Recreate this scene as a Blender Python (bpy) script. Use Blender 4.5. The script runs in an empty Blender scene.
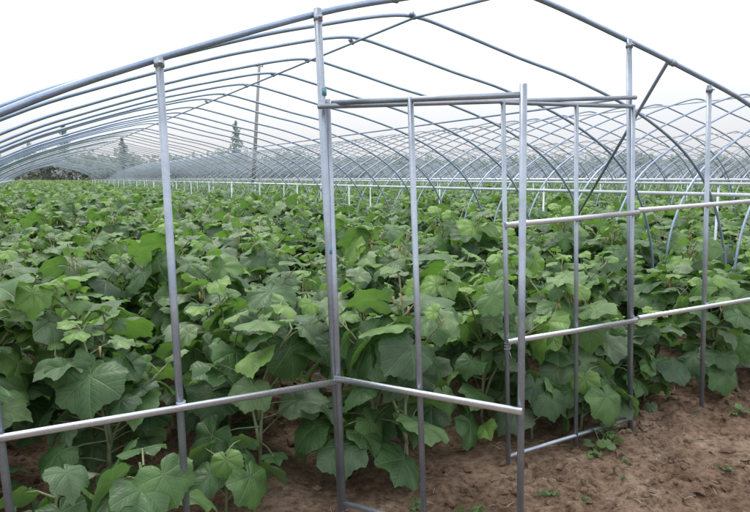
import bpy, math, random
import numpy as np
from mathutils import Vector, Matrix
random.seed(7); rng=np.random.default_rng(7)
sc=bpy.context.scene; col=sc.collection

# ------------------------------------------------------------------ helpers
class MB:
    def __init__(s): s.v=[];s.f=[];s.uv=[];s.ti=[];s.mi=[];s.n=0
    def add(s,v,f,uv=None,tint=(0.5,0.5,0.5),mi=0):
        v=np.asarray(v,float); s.v.append(v)
        s.f.extend([tuple(i+s.n for i in q) for q in f]); s.mi.extend([mi]*len(f))
        s.uv.append(np.zeros((len(v),2)) if uv is None else uv)
        s.ti.append(np.tile(np.array([*tint,1.0]),(len(v),1))); s.n+=len(v)
    def mesh(s,name,mats,smooth=True,attrs=False):
        m=bpy.data.meshes.new(name); V=np.vstack(s.v)
        m.from_pydata(V.tolist(),[],s.f)
        for mt in mats: m.materials.append(mt)
        m.polygons.foreach_set('material_index',s.mi)
        m.polygons.foreach_set('use_smooth',[smooth]*len(m.polygons))
        if attrs:
            U=np.vstack(s.uv); T=np.vstack(s.ti)
            li=np.zeros(len(m.loops),int); m.loops.foreach_get('vertex_index',li)
            uvl=m.uv_layers.new(name='leafuv'); uvl.data.foreach_set('uv',U[li].ravel())
            ca=m.color_attributes.new('tint','FLOAT_COLOR','POINT'); ca.data.foreach_set('color',T.ravel())
        m.update(); return m

def sweep(mb,pts,rad,n=10,caps=True,mi=0,tint=(.5,.5,.5)):
    P=np.array(pts,float); k=len(P)
    R=np.full(k,rad) if np.isscalar(rad) else np.array(rad)
    T=np.gradient(P,axis=0); T/=np.linalg.norm(T,axis=1)[:,None]
    ref=np.array([0,0,1.]) if abs(T[0][2])<.9 else np.array([1.,0,0])
    u=np.cross(T[0],ref);u/=np.linalg.norm(u)
    V=[];a=np.arange(n)*2*math.pi/n
    for i in range(k):
        u=u-T[i]*np.dot(u,T[i]);u/=np.linalg.norm(u); w=np.cross(T[i],u)
        V.append(P[i]+R[i]*(np.cos(a)[:,None]*u+np.sin(a)[:,None]*w))
    V=np.vstack(V);F=[]
    for i in range(k-1):
        for j in range(n):
            j2=(j+1)%n; F.append((i*n+j,i*n+j2,(i+1)*n+j2,(i+1)*n+j))
    if caps: F.append(tuple(range(n))[::-1]);F.append(tuple((k-1)*n+j for j in range(n)))
    mb.add(V,F,mi=mi,tint=tint)

def extr(mb,p0,p1,prof,mi=0):
    p0=np.array(p0,float);p1=np.array(p1,float);t=p1-p0;t/=np.linalg.norm(t)
    s=np.cross(t,[0,0,1.]);s/=np.linalg.norm(s);u=np.cross(s,t);n=len(prof)
    V=[p+a*s+b*u for p in(p0,p1) for a,b in prof]
    F=[(j,(j+1)%n,n+(j+1)%n,n+j) for j in range(n)]
    F.append(tuple(range(n))[::-1]);F.append(tuple(range(n,2*n)))
    mb.add(V,F,mi=mi)
CH=[(.010*math.copysign(abs(math.cos(a))**.7,math.cos(a)),.0145*math.copysign(abs(math.sin(a))**.7,math.sin(a))) for a in np.arange(20)*2*math.pi/20]

def obj(name,mesh,parent=None,loc=(0,0,0),rot=(0,0,0),**kw):
    o=bpy.data.objects.new(name,mesh); col.objects.link(o); o.location=loc;o.rotation_euler=rot
    if parent: o.parent=parent
    for k,v in kw.items(): o[k]=v
    return o

def vnoise(x,y,seed=0):
    xi=np.floor(x).astype(int);yi=np.floor(y).astype(int);fx=x-xi;fy=y-yi
    fx=fx*fx*(3-2*fx);fy=fy*fy*(3-2*fy)
    def h(a,b):
        n=(a*374761393+b*668265263+seed*1442695041)&0xffffffff
        n=((n^(n>>13))*1274126177)&0xffffffff
        return ((n^(n>>16))&0xffff)/65535.
    return (h(xi,yi)*(1-fx)+h(xi+1,yi)*fx)*(1-fy)+(h(xi,yi+1)*(1-fx)+h(xi+1,yi+1)*fx)*fy

# ------------------------------------------------------------------ node helpers
def mat(name):
    m=bpy.data.materials.new(name);m.use_nodes=True;nt=m.node_tree
    b=nt.nodes['Principled BSDF'];return m,nt,b
def N(nt,t,**kw):
    n=nt.nodes.new(t)
    for k,v in kw.items():
        if k.startswith('i_'): n.inputs[k[2:]].default_value=v
        else: setattr(n,k,v)
    return n
def ramp(nt,fac,stops):
    r=nt.nodes.new('ShaderNodeValToRGB');e=r.color_ramp.elements
    while len(e)<len(stops): e.new(.5)
    for el,(p,c) in zip(e,stops): el.position=p;el.color=(*c,1)
    nt.links.new(fac,r.inputs[0]);return r

def steel(name,c1,c2,metal=.7,rough=.42,mott=.78):
    m,nt,b=mat(name);L=nt.links
    tc=N(nt,'ShaderNodeTexCoord')
    n1=N(nt,'ShaderNodeTexNoise',i_Scale=7.,i_Detail=6.);n2=N(nt,'ShaderNodeTexNoise',i_Scale=90.,i_Detail=3.)
    L.new(tc.outputs['Object'],n1.inputs['Vector']);L.new(tc.outputs['Object'],n2.inputs['Vector'])
    r=ramp(nt,n1.outputs['Fac'],[(.3,c1),(.7,c2)])
    mx=N(nt,'ShaderNodeMixRGB',blend_type='MULTIPLY',i_Fac=.5)
    r2=ramp(nt,n2.outputs['Fac'],[(.35,(mott,)*3),(.6,(1,1,1))])
    L.new(r.outputs[0],mx.inputs[1]);L.new(r2.outputs[0],mx.inputs[2]);L.new(mx.outputs[0],b.inputs['Base Color'])
    b.inputs['Metallic'].default_value=metal
    rr=N(nt,'ShaderNodeMapRange');rr.inputs['To Min'].default_value=rough-.08;rr.inputs['To Max'].default_value=rough+.10
    L.new(n2.outputs['Fac'],rr.inputs['Value']);L.new(rr.outputs[0],b.inputs['Roughness'])
    return m
M_pipe=steel('galvanised_pipe',(.25,.30,.365),(.38,.43,.50),.7,.35)
M_arch=steel('galvanised_arch',(.25,.33,.48),(.36,.45,.60),.65,.35)
M_farpipe=steel('galvanised_far',(.25,.31,.39),(.38,.44,.53),.45,.42)
M_bar=steel('galvanised_bar',(.54,.60,.67),(.68,.73,.79),.35,.42)
M_chan=steel('galvanised_rail',(.54,.59,.66),(.70,.74,.80),.85,.28,.85)
M_dark=steel('weathered_pipe',(.20,.25,.33),(.30,.35,.43),.5,.42)
M_tape,nt,b=mat('teal_tape');b.inputs['Base Color'].default_value=(.08,.26,.34,1);b.inputs['Roughness'].default_value=.4
M_wood,nt,b=mat('old_wood');n=N(nt,'ShaderNodeTexNoise',i_Scale=6.);r=ramp(nt,n.outputs['Fac'],[(.3,(.2,.2,.21)),(.7,(.3,.3,.31))]);nt.links.new(r.outputs[0],b.inputs['Base Color'])

# leaf
def leafmat(name,dark,mid,young):
    m,nt,b=mat(name);L=nt.links
    at=N(nt,'ShaderNodeAttribute',attribute_name='tint')
    sp=N(nt,'ShaderNodeSeparateColor');L.new(at.outputs['Color'],sp.inputs[0])
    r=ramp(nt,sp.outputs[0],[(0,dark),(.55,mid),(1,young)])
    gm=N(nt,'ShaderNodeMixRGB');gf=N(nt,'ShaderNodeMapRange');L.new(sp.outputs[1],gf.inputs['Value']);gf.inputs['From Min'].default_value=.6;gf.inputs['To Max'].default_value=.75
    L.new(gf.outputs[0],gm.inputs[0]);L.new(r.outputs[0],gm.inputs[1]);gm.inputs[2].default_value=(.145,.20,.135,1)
    uv=N(nt,'ShaderNodeUVMap',uv_map='leafuv');sx=N(nt,'ShaderNodeSeparateXYZ');L.new(uv.outputs[0],sx.inputs[0])
    a=N(nt,'ShaderNodeMath',operation='ARCTAN2');L.new(sx.outputs[1],a.inputs[0]);L.new(sx.outputs[0],a.inputs[1])
    pp=N(nt,'ShaderNodeMath',operation='PINGPONG');L.new(a.outputs[0],pp.inputs[0]);pp.inputs[1].default_value=math.radians(25)
    ln=N(nt,'ShaderNodeVectorMath',operation='LENGTH');L.new(uv.outputs[0],ln.inputs[0])
    d=N(nt,'ShaderNodeMath',operation='MULTIPLY');L.new(pp.outputs[0],d.inputs[0]);L.new(ln.outputs['Value'],d.inputs[1])
    vm=N(nt,'ShaderNodeMapRange');L.new(d.outputs[0],vm.inputs['Value'])
    vm.inputs['From Min'].default_value=.003;vm.inputs['From Max'].default_value=.028;vm.inputs['To Min'].default_value=1;vm.inputs['To Max'].default_value=0
    c=N(nt,'ShaderNodeMath',operation='MULTIPLY_ADD');L.new(d.outputs[0],c.inputs[0]);c.inputs[1].default_value=-1.1;L.new(ln.outputs['Value'],c.inputs[2])
    c2=N(nt,'ShaderNodeMath',operation='PINGPONG');L.new(c.outputs[0],c2.inputs[0]);c2.inputs[1].default_value=.075
    vm2=N(nt,'ShaderNodeMapRange');L.new(c2.outputs[0],vm2.inputs['Value'])
    vm2.inputs['From Min'].default_value=.0;vm2.inputs['From Max'].default_value=.018;vm2.inputs['To Min'].default_value=.5;vm2.inputs['To Max'].default_value=0
    mxv=N(nt,'ShaderNodeMath',operation='MAXIMUM');L.new(vm.outputs[0],mxv.inputs[0]);L.new(vm2.outputs[0],mxv.inputs[1])
    vs=N(nt,'ShaderNodeMath',operation='MULTIPLY');L.new(mxv.outputs[0],vs.inputs[0]);vs.inputs[1].default_value=.32
    mv=N(nt,'ShaderNodeMixRGB');L.new(vs.outputs[0],mv.inputs[0]);L.new(gm.outputs[0],mv.inputs[1]);mv.inputs[2].default_value=(.24,.32,.16,1)
    tc=N(nt,'ShaderNodeTexCoord');n1=N(nt,'ShaderNodeTexNoise',i_Scale=14.,i_Detail=5.);L.new(tc.outputs['Object'],n1.inputs['Vector'])
    rd=ramp(nt,n1.outputs['Fac'],[(.35,(.70,.73,.71)),(.65,(1.18,1.17,1.15))])
    mm=N(nt,'ShaderNodeMixRGB',blend_type='MULTIPLY',i_Fac=1.);L.new(mv.outputs[0],mm.inputs[1]);L.new(rd.outputs[0],mm.inputs[2])
    g=N(nt,'ShaderNodeNewGeometry');mu=N(nt,'ShaderNodeMixRGB');mfac=N(nt,'ShaderNodeMath',operation='MULTIPLY');mfac.inputs[1].default_value=.45
    L.new(g.outputs['Backfacing'],mfac.inputs[0]);L.new(mfac.outputs[0],mu.inputs[0]);L.new(mm.outputs[0],mu.inputs[1]);mu.inputs[2].default_value=(.19,.28,.16,1)
    L.new(mu.outputs[0],b.inputs['Base Color']);b.inputs['Roughness'].default_value=.46
    b.inputs['Specular IOR Level'].default_value=.45
    bp=N(nt,'ShaderNodeBump',i_Strength=.6,i_Distance=.005);iv=N(nt,'ShaderNodeMath',operation='SUBTRACT');iv.inputs[0].default_value=1;L.new(mxv.outputs[0],iv.inputs[1])
    L.new(iv.outputs[0],bp.inputs['Height']);L.new(bp.outputs[0],b.inputs['Normal'])
    tr=N(nt,'ShaderNodeBsdfTranslucent');hs=N(nt,'ShaderNodeMixRGB',blend_type='MULTIPLY',i_Fac=1.);L.new(mu.outputs[0],hs.inputs[1]);hs.inputs[2].default_value=(1.3,1.7,.5,1);L.new(hs.outputs[0],tr.inputs[0])
    ms=N(nt,'ShaderNodeMixShader');ms.inputs[0].default_value=.27
    L.new(b.outputs[0],ms.inputs[1]);L.new(tr.outputs[0],ms.inputs[2]);L.new(ms.outputs[0],nt.nodes['Material Output'].inputs[0])
    return m
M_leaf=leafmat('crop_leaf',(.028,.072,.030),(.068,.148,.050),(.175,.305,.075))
M_weed=leafmat('weed_leaf',(.05,.10,.035),(.09,.165,.055),(.13,.22,.07))
M_stem,nt,b=mat('crop_stem');b.inputs['Roughness'].default_value=.6
n=N(nt,'ShaderNodeTexNoise',i_Scale=20.);r=ramp(nt,n.outputs['Fac'],[(.3,(.12,.155,.07)),(.7,(.23,.25,.15))]);nt.links.new(r.outputs[0],b.inputs['Base Color'])
M_bloom,nt,b=mat('dry_flower');b.inputs['Base Color'].default_value=(.35,.26,.10,1)

# soil
M_soil,nt,b=mat('field_soil');L=nt.links
tc=N(nt,'ShaderNodeTexCoord')
n1=N(nt,'ShaderNodeTexNoise',i_Scale=1.3,i_Detail=9.,i_Roughness=.70);n2=N(nt,'ShaderNodeTexNoise',i_Scale=24.,i_Detail=9.,i_Roughness=.75);n3=N(nt,'ShaderNodeTexNoise',i_Scale=110.,i_Detail=4.)
for q in(n1,n2,n3): L.new(tc.outputs['Object'],q.inputs['Vector'])
r1=ramp(nt,n1.outputs['Fac'],[(.36,(.155,.102,.072)),(.50,(.255,.178,.130)),(.64,(.375,.285,.218))])
r2=ramp(nt,n2.outputs['Fac'],[(.38,(.45,.42,.40)),(.58,(1.15,1.14,1.12))])
mm=N(nt,'ShaderNodeMixRGB',blend_type='MULTIPLY',i_Fac=1.);L.new(r1.outputs[0],mm.inputs[1]);L.new(r2.outputs[0],mm.inputs[2]);L.new(mm.outputs[0],b.inputs['Base Color'])
b.inputs['Roughness'].default_value=.95;b.inputs['Specular IOR Level'].default_value=.12
ad=N(nt,'ShaderNodeMath',operation='ADD');L.new(n2.outputs['Fac'],ad.inputs[0]);ml=N(nt,'ShaderNodeMath',operation='MULTIPLY');L.new(n3.outputs['Fac'],ml.inputs[0]);ml.inputs[1].default_value=.4;L.new(ml.outputs[0],ad.inputs[1])
bp=N(nt,'ShaderNodeBump',i_Strength=.9,i_Distance=.045);L.new(ad.outputs[0],bp.inputs['Height']);L.new(bp.outputs[0],b.inputs['Normal'])
M_straw,nt,b=mat('straw');b.inputs['Base Color'].default_value=(.40,.33,.24,1);b.inputs['Roughness'].default_value=.8

# ------------------------------------------------------------------ layout frame
ANG=math.radians(28.49);D=np.array([math.cos(ANG),math.sin(ANG)]);Tn=np.array([-D[1],D[0]]);A0=np.array([-.173,2.98])
def ground_h(x,y):
    x=np.asarray(x,float);y=np.asarray(y,float)
    s=(x-A0[0])*D[0]+(y-A0[1])*D[1]; r=(x-A0[0])*Tn[0]+(y-A0[1])*Tn[1]
    patch=np.clip(vnoise(x*1.3+7,y*1.3,33)*2.2-.7,0.12,1)
    lump=np.clip(vnoise(x*9+3,y*9,31)-.42,0,1)
    h=.06*(vnoise(x*1.3,y*1.3,1)-.5)+.045*(vnoise(x*4,y*4,2)-.5)+patch*(.044*(vnoise(x*11,y*11,3)-.5)+.030*(vnoise(x*23,y*23,4)-.5)+.10*lump)
    ins=np.clip((r+.1)/.5,0,1)
    h+=ins*.035*np.cos((s-.48)/.7*2*math.pi)
    rk=np.clip(vnoise(x*.8+5,y*.8,9)*2-.7,0,1)*(1-ins)
    h+=rk*.014*np.sin(r*2*math.pi/.14+2*vnoise(x*2,y*2,8))
    return h-.016
def axis(a,b,st,far):
    mid=list(np.arange(a,b,st));o=[];q=b;d=st
    while q<far: d*=1.18;q+=d;o.append(q)
    i=[];q=a;d=st
    while q>-far: d*=1.18;q-=d;i.append(q)
    return np.array(i[::-1]+mid+o)
xs=axis(-2.2,4.6,.014,900);ys=axis(1.9,6.2,.014,900)
X,Y=np.meshgrid(xs,ys);Z=ground_h(X,Y);fade=np.clip(1-(np.hypot(X,Y)-25)/20,0,1);Z=Z*fade-.01*(1-fade)
nx,ny=len(xs),len(ys);idx=np.arange(nx*ny).reshape(ny,nx)
F=np.stack([idx[:-1,:-1],idx[:-1,1:],idx[1:,1:],idx[1:,:-1]],-1).reshape(-1,4)
me=bpy.data.meshes.new('ground');me.vertices.add(nx*ny);me.vertices.foreach_set('co',np.stack([X,Y,Z],-1).ravel())
me.loops.add(F.size);me.loops.foreach_set('vertex_index',F.ravel().astype(np.int32));me.polygons.add(len(F))
me.polygons.foreach_set('loop_start',np.arange(0,F.size,4,dtype=np.int32));me.polygons.foreach_set('use_smooth',[True]*len(F))
me.update(calc_edges=True);me.validate();me.materials.append(M_soil)
obj('ground',me,kind='structure',label='bare reddish brown field soil')

# ------------------------------------------------------------------ main greenhouse frame (local axes: x = along end wall, y = along tunnel)
gh=obj('greenhouse_frame',None,loc=(A0[0],A0[1],0),rot=(0,0,ANG),label='bare galvanised steel greenhouse tunnel frame without film over crop rows',category='greenhouse')
ctr=.9
base=[(-3.52,-.1),(-3.5,.5),(-3.36,1.0),(-3.0,1.42),(-2.24,1.83),(-1.68,2.07)]
base2=[(-3.52,-.1),(-3.5,.5),(-3.38,1.06),(-3.0,1.54),(-2.24,1.95),(-1.68,2.17)]
tail=[(2.8,1.83),(3.2,1.45),(3.44,.95),(3.52,.45),(3.54,-.1)]
prof=base2+[(-1,2.395),(-.57,2.51),(-.15,2.61),(.1,2.63),(.4,2.575),(.96,2.45),(1.5,2.34),(2.2,2.13)]+tail
proff=base+[(-1,2.32),(-.57,2.44),(-.15,2.535),(.1,2.56),(.35,2.535),(.96,2.405),(1.5,2.28),(2.2,2.095)]+tail
def cr(pts,k=5):
    P=np.array(pts,float);P=np.vstack([2*P[0]-P[1],P,2*P[-1]-P[-2]]);o=[]
    for i in range(1,len(P)-2):
        for j in range(k):
            t=j/k;o.append(.5*((2*P[i])+(-P[i-1]+P[i+1])*t+(2*P[i-1]-5*P[i]+4*P[i+1]-P[i+2])*t*t+(-P[i-1]+3*P[i]-3*P[i+1]+P[i+2])*t**3))
    o.append(P[-2]);return np.array(o)
AP=cr(prof);APF=cr(proff)
def arch_z(s): return float(np.interp(s-ctr,AP[:,0],AP[:,1]))
def front_z(s): return float(np.interp(s-ctr,APF[:,0],APF[:,1]))
def archmesh(name,rad,m,n,step=1,P=AP):
    mb=MB();sweep(mb,[(p[0],0,p[1]) for p in P[::step]],rad,n);return mb.mesh(name,[m])
am_front=archmesh('arch_mesh_front',.0155,M_arch,12,1,APF);am=archmesh('arch_mesh',.0125,M_arch,8);amf=archmesh('arch_mesh_far',.012,M_farpipe,5,2)
amn=archmesh('arch_mesh_pale',.0135,M_farpipe,8)
SP=.88
for i in range(70):
    o=obj('arch',am_front if i==0 else (am if i<14 else amf),gh,loc=(ctr+(0 if i==0 else random.uniform(-.02,.02)),i*SP+(0 if i==0 else random.uniform(-.05,.05)),0 if i==0 else random.uniform(-.015,.03)),rot=(0,0,random.uniform(-.006,.006)))
def tube(name,p0,p1,rad,m=M_pipe,parent=gh,n=12):
    mb=MB();sweep(mb,[p0,p1],rad,n);return obj(name,mb.mesh(name,[m]),parent)
def chan(name,p0,p1,parent=gh,m=None):
    mb=MB();extr(mb,p0,p1,CH);me=mb.mesh(name,[m or M_chan]);
    me.polygons[len(me.polygons)-1].use_smooth=False;me.polygons[len(me.polygons)-2].use_smooth=False
    return obj(name,me,parent)
mb=MB();sweep(mb,[(ctr+.05,-.03,front_z(ctr+.05)-.026),(ctr+.05,SP,arch_z(ctr+.05)-.026),(ctr+.05,61,arch_z(ctr+.05)-.026)],.010,8);obj('purlin',mb.mesh('purlin',[M_arch]),gh)
tube('purlin',(ctr+1.9,.85,arch_z(ctr+1.9)-.026),(ctr+1.9,61,arch_z(ctr+1.9)-.026),.009,M_arch,n=8)
tube('purlin',(ctr+3.22,-.04,1.455),(ctr+3.22,61,1.455),.018,M_bar,n=10)
tube('purlin',(ctr-2.97,-.04,1.43),(ctr-2.97,61,1.43),.018,M_bar,n=10)
# short uprights carrying the side rail
for i in range(3,24):
    tube('upright',(ctr+3.20,i*2.64+.3,-.1),(ctr+3.20,i*2.64+.3,1.45),.013,M_bar,n=8)
# end wall posts
OFF=-.029
def post(sb,st,zt,r=.0165,y=OFF,m=M_pipe): return tube('post',(sb,y,-.15),(st,y,zt),r,m)
post(-1.37,-1.46,1.83,.015)
post(-.735,-.782,2.07,.016)
post(0.0,-.105,2.335,.0175)
post(2.05,1.86,2.40,.0165)
post(2.76,2.62,2.19,.015)
# end wall rails
Y2=OFF-.028
chan('rail',(-2.6,Y2,.648),(-.02,Y2,.650))
chan('rail',(2.02,Y2-.004,.738),(4.42,Y2-.004,.765))
chan('rail',(1.97,Y2-.004,1.405),(4.1,Y2-.004,1.475))
tube('rail',(-.12,OFF-.033,1.912),(1.90,OFF-.033,2.068),.012)
# clamps
def clamp(s,y,z,ax='z',r=.0205):
    mb=MB()
    if ax=='z':
        sweep(mb,[(s,y,z-.014),(s,y,z+.014)],r,14);sweep(mb,[(s-.008,y-r-.008,z),(s+.008,y-r-.008,z)],.005,6);sweep(mb,[(s,y-r-.012,z),(s,y-r+.004,z)],.004,6)
    else:
        sweep(mb,[(s-.018,y,z),(s+.018,y,z)],r,14);sweep(mb,[(s,y-r-.010,z),(s,y-r+.004,z)],.005,6)
    return obj('clamp',mb.mesh('clamp',[M_pipe]),gh)
for s,z in((-.782,2.045),(-.102,2.295),(1.865,2.365),(2.622,2.16)): clamp(s,OFF,z)
for s,z in((-.748,.655),(-.03,.66),(1.99,.74),(1.94,1.40),(2.715,.75),(2.672,1.43)): clamp(s,OFF,z)
clamp(.3,0,front_z(.3),'x',.018);clamp(1.12,0,front_z(1.12),'x',.018)
for i in range(1,8): 
    mb=MB();sweep(mb,[(ctr+.03,i*SP-.012,arch_z(ctr+.03)),(ctr+.07,i*SP+.012,arch_z(ctr+.07)-.02)],.016,8);obj('clamp',mb.mesh('clamp',[M_pipe]),gh)
for s,z,r in((-.085,1.98,.019),(-.055,1.27,.019),(-.018,.34,.019),(1.955,1.21,.018),(1.895,2.0,.018)):
    mb=MB();sweep(mb,[(s,OFF,z-.016),(s,OFF,z+.016)],r,14);obj('tape',mb.mesh('tape',[M_tape]),gh)
def loc(x,y): q=np.array([x,y])-A0; return float(q@D),float(q@Tn)
s0,r0=loc(1.84,4.06);s1,r1=loc(2.30,7.9)
tube('brace',(s0,.028,front_z(s0)+.012),(s1,r1,.78),.012,M_dark)
mb=MB();sweep(mb,[(s0-.02,0,front_z(s0-.02)),(s0+.02,0,front_z(s0+.02))],.021,12);obj('clamp',mb.mesh('clamp',[M_pipe]),gh)

# doors ---------------------------------------------------------------
def door(name,loc_,rz,stiles,rails,width,lab,wt):
    d=obj(name,None,gh,loc=loc_,rot=(0,0,rz),label=lab)
    for (w0,w1,r,z1) in stiles: tube('stile',(w0,0,.02),(w1,0,z1),r,M_pipe,d)
    for z0,z1,kind in rails:
        f=z0/1.95; sh=wt*f
        if kind=='c': chan('rail',(sh-.01,-.026,z0),(width+sh+.02,-.026,z1),d)
        else: tube('rail',(sh,0,z0),(width+sh,0,z1),.012,M_pipe,d)
    return d
dA=door('door',(-.018,OFF-.048,0),-math.radians(58.2),[(.0,-.072,.0140,1.95),(.43,.345,.0130,1.935),(.865,.825,.0145,1.955)],[(.055,.06,'t'),(.672,.677,'c'),(1.935,1.915,'t')],.86,'open door leaf of bare steel pipe',-.045)
dB=door('door',(1.01,OFF-.035,0),0,[(0,-.10,.0125,2.0),(.515,.415,.0125,2.0),(.985,.87,.0125,2.02)],[(.06,.10,'t'),(.725,.735,'c'),(1.355,1.395,'c'),(1.985,2.015,'t')],.985,'closed door leaf of bare steel pipe',-.11)
mb=MB();pts=[]
for k in range(30):
    a=k*.6;pts.append((-.03+.017*math.cos(a),-.0+.018*math.sin(a),.67+.0016*k))
sweep(mb,pts,.0018,6);sweep(mb,[(-.03,-.018,.71),(-.01,-.03,.72),(.012,-.03,.70)],.002,6);sweep(mb,[(-.03,-.018,.67),(-.028,-.028,.645),(-.02,-.03,.62)],.0018,6)
obj('latch',mb.mesh('latch',[M_pipe]),dB)

# ------------------------------------------------------------------ neighbouring frames
G='greenhouse frames side by side across the field'
gh['group']=G
PITCH=7.3;SN=.74
def sidebars(mb,c,y0,y1,rad=.017):
    for dd,z in((3.22,1.56),(-2.97,1.54),(.05,2.80)): sweep(mb,[(c+dd,y0,z),(c+dd,y1,z)],rad if z<2 else .011,6)
for t in list(range(1,14))+[-1]:
    c=PITCH*t; rs=max(0,.55*c-4.5) if t>0 else 8
    far=(t>4 or t<0)
    g=obj('greenhouse_frame',None,loc=(*(A0+D*(c+ctr)),0),rot=(0,0,ANG),label='row of pale steel tunnel arches over green crop',category='greenhouse',group=G)
    n0=int(rs/SN)
    if not far:
        for i in range(n0,n0+78):
            o=obj('arch',am if (t==1 and i-n0<10) else (amn if i-n0<16 else amf),g,loc=(random.uniform(-.015,.015),i*SN+.3*t+random.uniform(-.03,.03),random.uniform(-.012,.012)),rot=(0,0,random.uniform(-.005,.005)));o.scale=(1,1,1.08)
        mb=MB();sidebars(mb,0,n0*SN,n0*SN+60)
        obj('purlin',mb.mesh('purlin',[M_bar]),g)
        for i in range(22):
            tube('upright',(-2.95,n0*SN+i*2.64+1.6,-.1),(-2.95,n0*SN+i*2.64+1.6,1.54),.013,M_bar,g,8)
    else:
        mb=MB();n1=n0+80
        sidebars(mb,0,n0*SN,n1*SN,.018)
        for i in range(n0,n1):
            dz=random.uniform(-.015,.015)
            sweep(mb,[(p[0],i*SN+.37*t,p[1]*1.08+dz) for p in AP[::3]],.016,4,False)
        obj('arch_row',mb.mesh('arch_row',[M_farpipe]),g)

# ------------------------------------------------------------------ crop plants
LT=np.radians([0,12,25,38,50,63,75,88,100,112,125,138,150,162,172,180]);LR=np.array([1.03,.95,.86,.88,.95,.90,.83,.84,.86,.82,.76,.73,.68,.59,.42,.14])
def leaf(mb,base,direc,size,pitch,roll,tint,rg,mi=0,seg=48,droop=.25):
    th=np.linspace(-math.pi,math.pi,seg,endpoint=False)
    R=np.interp(np.abs(th),LT,LR)*(1+.020*np.where(np.arange(seg)%2==0,1,-1))*(1+.035*np.sin(th*3+rg.uniform(0,6))+.025*np.sin(th*7+rg.uniform(0,6)))
    rings=[.0,.25,.5,.75,.9,1.0];V=[(0,0,0)];U=[(0.001,0)]
    ph=rg.uniform(0,6.28);asp=rg.uniform(.92,1.16);cup=rg.uniform(-.15,.3);wv=rg.uniform(.5,1.8)
    for q in rings[1:]:
        r=R*q;x=r*np.cos(th);y=r*np.sin(th)*asp
        per=math.radians(50);a=np.abs(((np.abs(th)+per/2)%per)-per/2)/(per/2);a=a*(1.4-.4*a)
        z=.09*a*r
        z+= -droop*(x+.2)**2*.65-.20*y*y-.06*q**4+cup*np.abs(y)*.6 + wv*(.05*q**3*np.sin(th*5+ph)+.032*q**3*np.sin(th*8+ph*2))
        V+=list(zip(x,y,z));U+=list(zip(r*np.cos(th),r*np.sin(th)))
    F=[]
    for j in range(seg): F.append((0,1+j,1+(j+1)%seg))
    for k in range(len(rings)-2):
        o=1+k*seg
        for j in range(seg): j2=(j+1)%seg;F.append((o+j,o+seg+j,o+seg+j2,o+j2))
    V=np.array(V)*size
    az=math.atan2(direc[1],direc[0])
    M=np.array((Matrix.Rotation(az,3,'Z')@Matrix.Rotation(pitch,3,'Y')@Matrix.Rotation(roll,3,'X')))
    mb.add(V@M.T+np.array(base),F,np.array(U),tint,mi)
def make_plant(seed,loose=0.,big=1.):
    rg=np.random.default_rng(seed);st=MB();lf=MB()
    H=rg.uniform(.80,1.10)
    def shoot(p0,lean,h,n,l0,first):
        az=rg.uniform(0,6.28);pts=[];k=7
        for i in range(k):
            t=i/(k-1);pts.append((p0[0]+lean[0]*t*t*h+.015*math.sin(5*t+az),p0[1]+lean[1]*t*t*h+.015*math.cos(4*t+az),p0[2]+h*t))
        sweep(st,pts,np.linspace(.012*l0,.004,k),7);P=np.array(pts);a=rg.uniform(0,6.28)
        for i in range(n):
            t=first+(1-first)*(i+rg.uniform(-.3,.3))/(n-1);t=min(max(t,0),1)
            b=np.array([np.interp(t,np.linspace(0,1,k),P[:,c]) for c in range(3)])
            a+=2.4+rg.uniform(-.55,.55)
            pl=(.09+.23*(1-t)**.6*rg.uniform(.5,1.3))*l0; up=rg.uniform(.1,.85)
            if t>.85: pl*=.6;up=rg.uniform(.5,1.0)
            if t<.3: up=rg.uniform(-.1,.5);pl*=.8
            d=np.array([math.cos(a),math.sin(a),0])
            e=b+d*pl*math.cos(up)+np.array([0,0,pl*math.sin(up)]);m_=b+(e-b)*.5+np.array([0,0,.012])
            sweep(st,[b,m_,e],[.0045,.0036,.003],5,False)
            size=(.095+.060*math.sin(min(1,t*1.15)*math.pi*.85))*rg.uniform(.55,1.28)*l0*big
            if t>.88: size*=.58
            pit=rg.choice([rg.uniform(-.25,.35),rg.uniform(.3,1.15)],p=[.52,.48]) if t<.85 else rg.uniform(-.6,.5)
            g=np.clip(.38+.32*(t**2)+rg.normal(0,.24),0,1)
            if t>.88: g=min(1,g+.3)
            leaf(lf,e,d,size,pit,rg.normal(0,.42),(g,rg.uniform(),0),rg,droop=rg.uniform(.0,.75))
        return P
    P=shoot((0,0,-.03),rg.uniform(-.15,.15,2),H,int(24-5*loose),1.0,.10+.06*loose)
    for j in range(3 if loose<.5 else 2):
        a=rg.uniform(0,6.28)+j*2.1;q=P[1+j%2]
        shoot(tuple(q),(math.cos(a)*.6,math.sin(a)*.6),H*rg.uniform(.5,.74),8 if loose<.5 else 6,.9,.32)
    for j in range(4):
        q=P[-2]+rg.uniform(-.06,.06,3);sweep(st,[q,q+np.array([rg.uniform(-.02,.02),rg.uniform(-.02,.02),.05])],[.004,.007],6,True,mi=1)
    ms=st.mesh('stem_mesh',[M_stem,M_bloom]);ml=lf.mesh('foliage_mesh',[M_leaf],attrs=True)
    al=MB();al.v=lf.v+st.v;n0=lf.n
    al.f=lf.f+[tuple(i+n0 for i in f) for f in st.f];al.mi=lf.mi+[m+1 for m in st.mi];al.uv=lf.uv+st.uv;al.ti=lf.ti+st.ti;al.n=lf.n+st.n
    return ms,ml,al.mesh('plant_mesh',[M_leaf,M_stem,M_bloom],attrs=True)
VAR=[make_plant(100+i,1. if i%2 else 0.,(1.0,1.12,.92)[i%3]) for i in range(14)]
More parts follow.
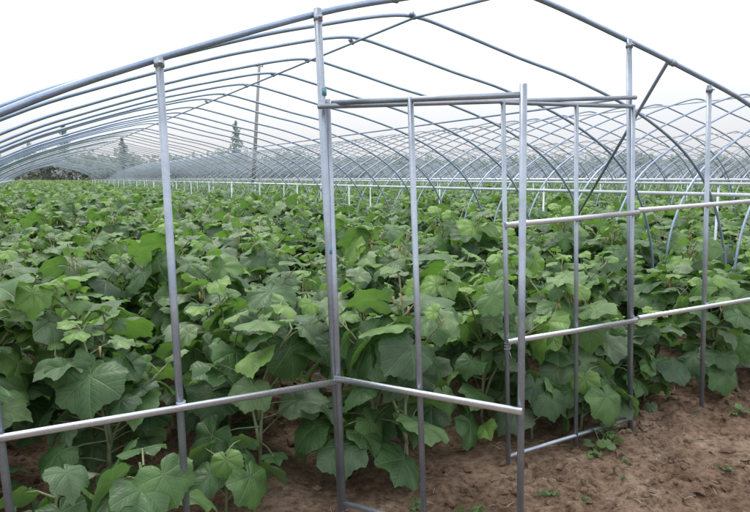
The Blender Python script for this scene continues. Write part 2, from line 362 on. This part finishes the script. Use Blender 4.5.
def make_low(seed):
    # squat young plant with a few broad leaves near the soil
    rg=np.random.default_rng(seed);st=MB();lf=MB()
    sweep(st,[(0,0,-.03),(.01,0,.12),(.0,.02,.30)],[.009,.007,.004],7)
    for i in range(9):
        t=(i+.5)/9;a=i*2.4+rg.uniform(-.4,.4);b=np.array([.005,.01*t,.06+.24*t]);pl=rg.uniform(.10,.22)*(1.1-.5*t);up=rg.uniform(.2,.8)
        d=np.array([math.cos(a),math.sin(a),0]);e=b+d*pl*math.cos(up)+np.array([0,0,pl*math.sin(up)])
        sweep(st,[b,(b+e)/2+np.array([0,0,.015]),e],[.0045,.0036,.003],5,False)
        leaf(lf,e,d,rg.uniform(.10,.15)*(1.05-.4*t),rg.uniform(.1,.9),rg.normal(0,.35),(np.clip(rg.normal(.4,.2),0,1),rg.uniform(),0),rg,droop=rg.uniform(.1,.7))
    return st.mesh('stem_mesh',[M_stem]),lf.mesh('foliage_mesh',[M_leaf],attrs=True)
LOWV=[make_low(500+i) for i in range(4)]
pos=[]
for t in range(-1,17):
    for k in range(-5,6):
        if t!=0 and abs(k)==5: continue
        s=.48+.7*k+PITCH*t
        for q in range(0,350):
            r=.12+q*.42
            if t==0 and k<-1: r+=.10
            if s>1.2: r+=.20
            x,y=A0+(s+random.uniform(-.07,.07))*D+(r+random.uniform(-.08,.08))*Tn
            if y<1.2 or abs(x)/y>(.95 if y<6 else .70): continue
            if math.hypot(x,y)>135: continue
            if t==0 and k==-1 and q<1: continue
            if t==0 and k==1 and q<1: continue
            if random.random()<.03: continue
            pos.append((math.hypot(x,y),x,y))
PG='crop plants growing in rows'
LAB='leafy green vegetable plant with broad lobed leaves on bare soil'
pos.sort(key=lambda p:p[0])
low=[(1.74,.11,1.25),(-.88,.10,1.3),(.83,.42,1.2),(3.1,.16,1.2),(-.50,.26,1.1),(.18,.30,1.2),(1.42,.20,1.15),(-1.25,.14,1.2),(2.35,.2,1.1),(1.95,.13,.9)]
near=pos[:296-len(low)];far=pos[296-len(low):]
for j,(s_,r_,z_) in enumerate(low):
    x,y=A0+s_*D+r_*Tn;v_=LOWV[j%4]
    e=obj('crop_plant',None,loc=(x,y,float(ground_h(x,y))),rot=(0,0,j*1.7),label='short young vegetable plant with a few broad low leaves',category='plant',group=PG);e.scale=(z_,)*3
    obj('stem',v_[0],e);obj('foliage',v_[1],e)
srcs=[None]*len(VAR)
for i,(d,x,y) in enumerate(near):
    vi=i%len(VAR) if i<len(VAR) else random.randrange(len(VAR));sc_=random.uniform(.82,1.18);rz=random.uniform(0,6.28)
    z=float(ground_h(x,y))
    if i<110:
        e=obj('crop_plant',None,loc=(x,y,z),rot=(random.uniform(-.08,.08),random.uniform(-.08,.08),rz),label=LAB,category='plant',group=PG);e.scale=(sc_,)*3
        obj('stem',VAR[vi][0],e);obj('foliage',VAR[vi][1],e)
    else:
        e=obj('crop_plant',VAR[vi][2],loc=(x,y,z),rot=(random.uniform(-.08,.08),random.uniform(-.08,.08),rz),label=LAB,category='plant',group=PG);e.scale=(sc_,)*3
        srcs[vi]=e
srcs=[s for s in srcs if s]
fm=bpy.data.meshes.new('crop_field');fm.from_pydata([(p[1],p[2],0) for p in far],[],[])
nf=len(far)
a=fm.attributes.new('rotz','FLOAT','POINT');a.data.foreach_set('value',rng.uniform(0,6.28,nf))
a=fm.attributes.new('scl','FLOAT','POINT');a.data.foreach_set('value',rng.uniform(.82,1.2,nf))
a=fm.attributes.new('vid','INT','POINT');a.data.foreach_set('value',rng.integers(0,len(srcs),nf).astype(np.int32))
fo=obj('crop_field',fm,kind='stuff',label='dense rows of green vegetable plants across the field',category='plants')
ng=bpy.data.node_groups.new('scatter_crop','GeometryNodeTree')
ng.interface.new_socket('Geometry',in_out='INPUT',socket_type='NodeSocketGeometry');ng.interface.new_socket('Geometry',in_out='OUTPUT',socket_type='NodeSocketGeometry')
gi=ng.nodes.new('NodeGroupInput');go=ng.nodes.new('NodeGroupOutput');ip=ng.nodes.new('GeometryNodeInstanceOnPoints');jn=ng.nodes.new('GeometryNodeJoinGeometry')
for s in srcs:
    oi=ng.nodes.new('GeometryNodeObjectInfo');oi.inputs['Object'].default_value=s;oi.inputs['As Instance'].default_value=True;ng.links.new(oi.outputs['Geometry'],jn.inputs[0])
def na(nm,ty):
    n=ng.nodes.new('GeometryNodeInputNamedAttribute');n.data_type=ty;n.inputs['Name'].default_value=nm;return n.outputs['Attribute']
cb=ng.nodes.new('ShaderNodeCombineXYZ');ng.links.new(na('rotz','FLOAT'),cb.inputs[2])
ng.links.new(gi.outputs[0],ip.inputs['Points']);ng.links.new(jn.outputs[0],ip.inputs['Instance']);ip.inputs['Pick Instance'].default_value=True
ng.links.new(na('vid','INT'),ip.inputs['Instance Index']);ng.links.new(cb.outputs[0],ip.inputs['Rotation']);ng.links.new(na('scl','FLOAT'),ip.inputs['Scale'])
ng.links.new(ip.outputs[0],go.inputs[0])
md=fo.modifiers.new('scatter','NODES');md.node_group=ng

# ------------------------------------------------------------------ weeds
def weed_mesh(seed):
    rg=np.random.default_rng(seed);mb=MB()
    for i in range(12):
        a=i*2.4;up=rg.uniform(.2,1.2);l=rg.uniform(.015,.07);e=np.array([math.cos(a)*l*math.cos(up),math.sin(a)*l*math.cos(up),l*math.sin(up)+.01])
        sweep(mb,[(0,0,-.01),tuple(e)],[.002,.0012],4,False,tint=(.5,.2,0))
        leaf(mb,e,e,rg.uniform(.010,.026),rg.uniform(-.3,.9),rg.normal(0,.4),(rg.uniform(.2,.9),.2,0),rg,seg=14)
    return mb.mesh('weed_mesh',[M_weed],attrs=True)
WM=[weed_mesh(i) for i in range(3)]
wl=[(1.35,3.62,1.3),(1.42,3.75,1.1),(1.28,3.55,.8),(.42,2.85,1.0),(.5,2.9,.7),(.2,3.0,.8),(2.9,4.0,1.0),(2.45,4.15,1.0),(1.9,3.3,.5),(2.3,3.5,.5),(-.35,2.75,1.0),(-.5,2.65,1.0),(.9,3.1,.5),(2.75,4.3,1.1),(-.75,2.55,.9)]
for k in range(18):
    y=random.uniform(2.5,4.4);wl.append((random.uniform(-.3*y,.6*y),y,random.uniform(.2,.5)))
for k,(wx,wy,sc_) in enumerate(wl):
    w=obj('weed',WM[k%3],loc=(wx,wy,float(ground_h(wx,wy))),rot=(0,0,k*1.3),label='small green weed seedling in bare soil',category='weed',group='weeds sprouting on bare soil');w.scale=(sc_*1.2,)*3

# ------------------------------------------------------------------ clods and straw
t_=(1+5**.5)/2
ico=np.array([(-1,t_,0),(1,t_,0),(-1,-t_,0),(1,-t_,0),(0,-1,t_),(0,1,t_),(0,-1,-t_),(0,1,-t_),(t_,0,-1),(t_,0,1),(-t_,0,-1),(-t_,0,1)],float)/1.9
icf=[(0,11,5),(0,5,1),(0,1,7),(0,7,10),(0,10,11),(1,5,9),(5,11,4),(11,10,2),(10,7,6),(7,1,8),(3,9,4),(3,4,2),(3,2,6),(3,6,8),(3,8,9),(4,9,5),(2,4,11),(6,2,10),(8,6,7),(9,8,1)]
mb=MB()
for i in range(15000):
    y=rng.uniform(1.9,7);x=rng.uniform(-.7*y,.7*y)
    if vnoise(np.array([x*1.3+7]),np.array([y*1.3]),33)[0]<rng.uniform(.2,.75): continue
    s=.003+.034*rng.random()**5
    v=ico*rng.uniform(.45,1.35,(12,1))*s*np.array([rng.uniform(.8,1.4),1,.7]);a=rng.uniform(0,6.28)
    v=v@np.array(Matrix.Rotation(a,3,'Z')).T
    mb.add(v+np.array([x,y,float(ground_h(x,y))+s*.1]),icf)
obj('soil_clods',mb.mesh('soil_clods',[M_soil],smooth=False),kind='stuff',label='crumbs and clods of dry brown soil',category='soil')
mb=MB()
for i in range(360):
    y=rng.uniform(2.1,6);x=rng.uniform(-.6*y,.62*y);a=rng.uniform(0,6.28);l=rng.uniform(.02,.08);z=float(ground_h(x,y))+.008
    c=np.array([x,y,z]);d=np.array([math.cos(a)*l,math.sin(a)*l,rng.uniform(-.004,.012)])
    sweep(mb,[c,c+d*.5+np.array([0,0,.004]),c+d],[.0014,.0012,.0008],4,False)
obj('straw_litter',mb.mesh('straw_litter',[M_straw]),kind='stuff',label='dry stalks and straw bits on soil',category='straw')

# ------------------------------------------------------------------ distance: pole, conifers, wood
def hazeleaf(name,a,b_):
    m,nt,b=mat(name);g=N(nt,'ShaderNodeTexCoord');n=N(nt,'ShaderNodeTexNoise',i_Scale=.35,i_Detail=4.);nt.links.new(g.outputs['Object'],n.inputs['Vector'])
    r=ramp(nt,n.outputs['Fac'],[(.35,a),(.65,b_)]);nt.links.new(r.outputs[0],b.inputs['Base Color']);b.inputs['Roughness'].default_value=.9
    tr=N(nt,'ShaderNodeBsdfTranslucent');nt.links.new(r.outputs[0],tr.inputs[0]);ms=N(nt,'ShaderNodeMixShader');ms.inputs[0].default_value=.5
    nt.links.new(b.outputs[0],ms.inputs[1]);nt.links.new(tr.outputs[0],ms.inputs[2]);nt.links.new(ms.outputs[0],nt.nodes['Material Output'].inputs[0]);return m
M_wd=hazeleaf('haze_painted_foliage',(.31,.37,.34),(.39,.45,.41));M_cn=hazeleaf('haze_painted_conifer',(.34,.40,.40),(.44,.50,.50))  # aerial haze is painted in: base colours paled, no fog in the scene
def clump(mb,c,R,n,q,mi=0):
    d=rng.normal(size=(n,3));d/=np.linalg.norm(d,axis=1)[:,None];p=np.array(c)+d*np.array(R)*(rng.random((n,1))**.4)
    for k in range(n):
        u=rng.normal(size=3);u/=np.linalg.norm(u);w=np.cross(u,rng.normal(size=3));w/=np.linalg.norm(w);s=q*rng.uniform(.6,1.3)
        mb.add([p[k]-u*s,p[k]+w*s*.6,p[k]+u*s,p[k]-w*s*.6],[(0,1,2,3)],mi=mi)
mb=MB()
for i in range(300):
    az=math.radians(rng.uniform(-44,44));R=rng.uniform(142,170);x,y=R*math.sin(az),R*math.cos(az)
    h=rng.uniform(5,9) if az<-.1 else rng.uniform(4.5,7.5);w=rng.uniform(2,4)
    for j in range(4): clump(mb,(x+rng.uniform(-w,w),y,h*rng.uniform(.3,.75)),(w*.8,w*.8,h*.28),40,.6)
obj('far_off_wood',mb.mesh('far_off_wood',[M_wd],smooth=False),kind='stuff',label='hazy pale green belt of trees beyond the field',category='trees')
for (px,h) in((75,11.8),(131,9.5),(241,12.4)):
    R=130;x=(px-375)/640*R;y=R*.98
    e=obj('conifer_tree',None,loc=(x,y,0),label='tall thin hazy conifer beyond the field',category='tree',group='conifers beyond the field')
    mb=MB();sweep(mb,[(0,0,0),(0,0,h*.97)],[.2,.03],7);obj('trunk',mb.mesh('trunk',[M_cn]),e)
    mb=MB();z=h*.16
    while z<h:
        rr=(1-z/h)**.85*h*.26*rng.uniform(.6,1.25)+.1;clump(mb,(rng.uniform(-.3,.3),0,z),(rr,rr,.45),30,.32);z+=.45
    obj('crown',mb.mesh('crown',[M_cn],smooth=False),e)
e=obj('utility_pole',None,loc=(-7.65,40,0),rot=(0,math.radians(4.2),0),label='tall grey wooden utility pole standing beyond the frames',category='utility pole')
mb=MB();sweep(mb,[(0,0,-.2),(0,0,8.6)],[.13,.085],10);obj('shaft',mb.mesh('shaft',[M_wood]),e)
mb=MB();sweep(mb,[(-.25,0,8.35),(.25,0,8.35)],.03,6);obj('crossarm',mb.mesh('crossarm',[M_wood]),e)
for q in(-.2,.2):
    mb=MB();sweep(mb,[(q,0,8.37),(q,0,8.43),(q,0,8.5)],[.03,.045,.02],8);obj('insulator',mb.mesh('insulator',[M_farpipe]),e)

# ------------------------------------------------------------------ light
el=math.radians(62);az=math.radians(-35)
w=bpy.data.worlds.new('World');sc.world=w;w.use_nodes=True;nt=w.node_tree;bg=nt.nodes['Background'];out=nt.nodes['World Output']
sk=nt.nodes.new('ShaderNodeTexSky');sk.sky_type='NISHITA';sk.sun_disc=False;sk.sun_elevation=el;sk.sun_rotation=az;sk.dust_density=4.
nt.links.new(sk.outputs[0],bg.inputs[0]);bg.inputs[1].default_value=.05
tc=nt.nodes.new('ShaderNodeTexCoord');sx=nt.nodes.new('ShaderNodeSeparateXYZ');nt.links.new(tc.outputs['Generated'],sx.inputs[0])
rr=ramp(nt,sx.outputs[2],[(0,(.375,.38,.405)),(.10,(.45,.455,.48)),(.30,(.80,.80,.82)),(.6,(1,1,1))])
b2=nt.nodes.new('ShaderNodeBackground');nt.links.new(rr.outputs[0],b2.inputs[0]);b2.inputs[1].default_value=1.72
ad=nt.nodes.new('ShaderNodeAddShader');nt.links.new(bg.outputs[0],ad.inputs[0]);nt.links.new(b2.outputs[0],ad.inputs[1]);nt.links.new(ad.outputs[0],out.inputs[0])
ld=bpy.data.lights.new('Sun','SUN');ld.energy=1.5;ld.angle=math.radians(18);ld.color=(1,.97,.92);lo=bpy.data.objects.new('Sun',ld);col.objects.link(lo)
v=Vector((math.sin(az)*math.cos(el),math.cos(az)*math.cos(el),math.sin(el)));lo.rotation_euler=v.to_track_quat('Z','Y').to_euler()
# camera
cd=bpy.data.cameras.new('Camera');cam=bpy.data.objects.new('Camera',cd);col.objects.link(cam);cam.location=(0,0,1.6)
cam.rotation_euler=(math.radians(90-6.95),0,0);cd.sensor_width=36;cd.lens=36*640/750;cd.clip_start=.05;cd.clip_end=3000
sc.camera=cam
sc.view_settings.view_transform='Standard';sc.view_settings.look='None';sc.view_settings.exposure=0
